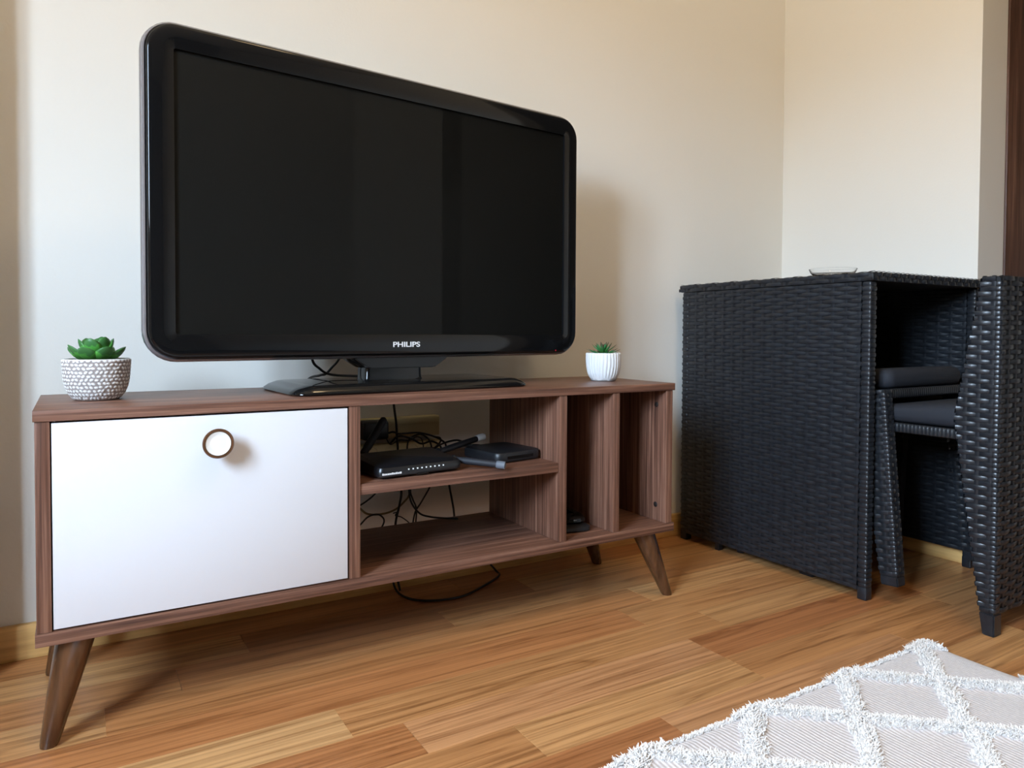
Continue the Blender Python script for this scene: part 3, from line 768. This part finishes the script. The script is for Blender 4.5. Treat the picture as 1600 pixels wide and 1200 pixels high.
for sx in (-.045, .045):
    for sy_ in (-.045, .045): box('foot', MBLK, sb, sx-.006, sx+.006, sy_-.006, sy_+.006, .0002, .0018, .0005)
dv = thing('media_player', 'small rounded black device lying at the bottom of the narrow left slot', 'media box', (.978, .105, ZB1), None, (0, 0, -.18))
bm = bmesh.new()
loft(bm, [[(x+.004, y-.008, z) for x, y in rrect(.082-2*i_, .115-2*i_, .014, 5)] for i_, z in ((.004, .0004), (0, .003), (0, .010), (.005, .0135))], True, True)
bmesh.ops.recalc_face_normals(bm, faces=bm.faces[:]); link('body', bm, MBLK, dv, True, 40)
bm = bmesh.new()
loft(bm, [[(x+.010, y+.004, z) for x, y in rrect(.070-2*i_, .105-2*i_, .024, 6)] for i_, z in ((.004, .0138), (0, .018), (.001, .025), (.008, .031), (.02, .0335))], True, True)
bmesh.ops.recalc_face_normals(bm, faces=bm.faces[:]); link('upper_shell', bm, MGLOSS, dv, True, 40)
bm = bmesh.new(); abox(bm, .008, .016, -.0485, -.0475, .021, .0235); link('front_window', bm, MGREYTIP, dv)

# cream strip on the wall, extension strip on the shelf, black adapters
cs = thing('wall_trunking', 'aged cream cable box on the wall behind the router', 'cable box')
box('body', MCREAM, cs, .505, .797, BY-.026, BY-.0005, .357, .404, .003)
box('cover_ridge', MCREAM, cs, .507, .795, BY-.0285, BY-.0262, .388, .402, .001)
ps_ = thing('power_strip', 'cream power strip fixed to the wall just under the cable box, behind the router', 'power strip')
box('body', MCREAM, ps_, .600, .802, BY-.026, BY-.0005, .306, .3445, .004, 3)
for k in range(4):
    bm = bmesh.new(); n = 24
    loft(bm, [[(.626+.05*k+r*math.cos(2*PI*i/n), BY-.0261-d, .3255+r*math.sin(2*PI*i/n)) for i in range(n)] for r, d in ((.0165, 0), (.0165, .0022), (.0145, .0022), (.0135, .0006))], True, True)
    bmesh.ops.recalc_face_normals(bm, faces=bm.faces[:]); link('socket', bm, MCREAM, ps_, True, 40)
ad = thing('power_adapter', 'black plug-in adapter on the cream cable box, beside the left router antenna', 'adapter', (.632, .317, .312))
bm = bmesh.new(); abox(bm, -.040, .020, -.008, .03, .050, .092, .006, 3); link('body', bm, MBLK, ad, True, 40)
bm = bmesh.new(); abox(bm, -.018, -.013, .0302, .0345, .064, .078, .0008); abox(bm, .0, .005, .0302, .0345, .064, .078, .0008); link('prong', bm, MGREYTIP, ad)

def cable(pts, label, r=.0022, m=MCABLE, ends=True):
    bm = bmesh.new(); tube(bm, catmull(pts, 7), r, 8); o = link('cable', bm, m, None, True, 60)
    tag(o, label, 'cable', 'cables behind and inside the TV stand'); return o
cable([(.600, .205, .66), (.625, .26, .60), (.662, .325, .52), (.672, .334, .44), (.678, .334, .396), (.681, .334, .352), (.684, .334, .310), (.691, .334, .239), (.686, .334, .204), (.676, .334, .155), (.68, .34, .06), (.69, .34, .004)], 'black cable dropping straight down from the TV through both open shelves', .0027)
cable([(.652, .312, .376), (.656, .303, .379), (.662, .298, .378), (.67, .296, .375), (.717, .296, .374), (.757, .296, .362), (.781, .296, .348), (.786, .296, .338)], 'black cable arching across the cream wall box from the adapter')
cable([(.711, .222, .338), (.735, .222, .355), (.775, .222, .3625), (.802, .222, .352), (.815, .200, .349), (.828, .182, .347)], 'black cable rising in a high hump left of the set-top box')
cable([(.700, .150, .345), (.722, .218, .341), (.757, .206, .348), (.793, .205, .352), (.816, .19, .352), (.835, .180, .3475)], 'black cable running flat behind the router to the set-top box', .0026)
cable([(.684, .215, .339), (.703, .215, .352), (.718, .215, .351), (.728, .215, .356), (.741, .215, .344)], 'thin wavy black wire behind the middle of the router', .0011)
cable([(.750, .283, .338), (.764, .283, .350), (.765, .283, .360), (.752, .284, .364)], 'short black cable curling up under the high hump', .002)
cable([(.700, .318, .29), (.703, .318, .238), (.710, .318, .209), (.729, .316, .184), (.749, .306, .176), (.772, .285, .1745), (.792, .27, .1745), (.800, .262, .1745)], 'black cable sweeping right onto the bottom shelf')
cable([(.715, .347, .30), (.718, .347, .235), (.725, .347, .211), (.734, .347, .185), (.731, .347, .13), (.73, .347, .03)], 'black cable hanging next to the sweeping one under the middle of the shelf', .002)
cable([(.800, .340, .30), (.766, .340, .238), (.743, .340, .203), (.727, .340, .179), (.720, .340, .13), (.715, .34, .03)], 'black cable slanting down to the left below the middle shelf', .002)
cable([(.816, .350, .30), (.821, .350, .235), (.828, .350, .199), (.835, .350, .154), (.84, .35, .05)], 'rightmost black cable hanging straight behind the bottom shelf', .0026)
cable([(.575, .345, .152), (.597, .345, .169), (.615, .345, .184), (.638, .345, .187), (.653, .345, .173), (.647, .345, .156), (.630, .345, .148), (.60, .345, .146)], 'black cable bent into a loop at the left of the lower opening', .002)
cable([(.575, .358, .23), (.602, .358, .201), (.620, .358, .187), (.651, .358, .183), (.682, .358, .188), (.706, .358, .203), (.722, .358, .224), (.728, .358, .27)], 'brownish-yellow cable sagging across the lower opening', .0024, MBROWNC)
cable([(.66, .352, .26), (.640, .352, .238), (.621, .352, .223), (.599, .352, .211), (.57, .352, .20)], 'black cable curving out of sight at the upper left of the lower opening', .002)
cable([(.667, .325, .190), (.677, .325, .191), (.673, .325, .184), (.690, .325, .177), (.714, .325, .152), (.73, .325, .10)], 'thin kinked black wire in the lower opening', .0013)
cable([(.440, .178, .60), (.449, .20, .547), (.470, .222, .528), (.488, .232, .5175), (.509, .225, .5135), (.542, .205, .5125)], 'black cable looping from the TV back to the left side of its neck', .0026)
cable([(.515, .185, .58), (.503, .208, .545), (.498, .232, .530), (.491, .250, .516), (.482, .262, .5125), (.47, .31, .4995), (.468, .335, .45), (.47, .34, .2)], 'black cable crossing the other one behind the TV and going down the back', .0026)
cable([(.66, .345, .145), (.672, .346, .07), (.678, .340, .012), (.690, .285, .003), (.735, .245, .003), (.800, .238, .003), (.87, .270, .003), (.940, .315, .003), (.949, .345, .006), (.93, .352, .03)], 'black cable lying in a wide loop on the floor under the stand', .0026)
cable([(.655, .312, .352), (.672, .306, .368), (.70, .300, .362), (.725, .300, .348), (.75, .298, .352), (.77, .296, .341), (.775, .294, .325)], 'black cable sagging from the adapter in front of the power strip')
cable([(.765, .322, .30), (.758, .322, .345), (.735, .322, .366), (.706, .322, .358), (.70, .322, .33), (.705, .322, .30)], 'black cable bent in an arch behind the middle of the shelf', .002)
cable([(.656, .340, .36), (.668, .342, .345), (.69, .343, .353), (.715, .343, .351), (.735, .343, .358), (.748, .343, .345), (.752, .343, .30)], 'thin black wire snaking over the power strip sockets', .0014)
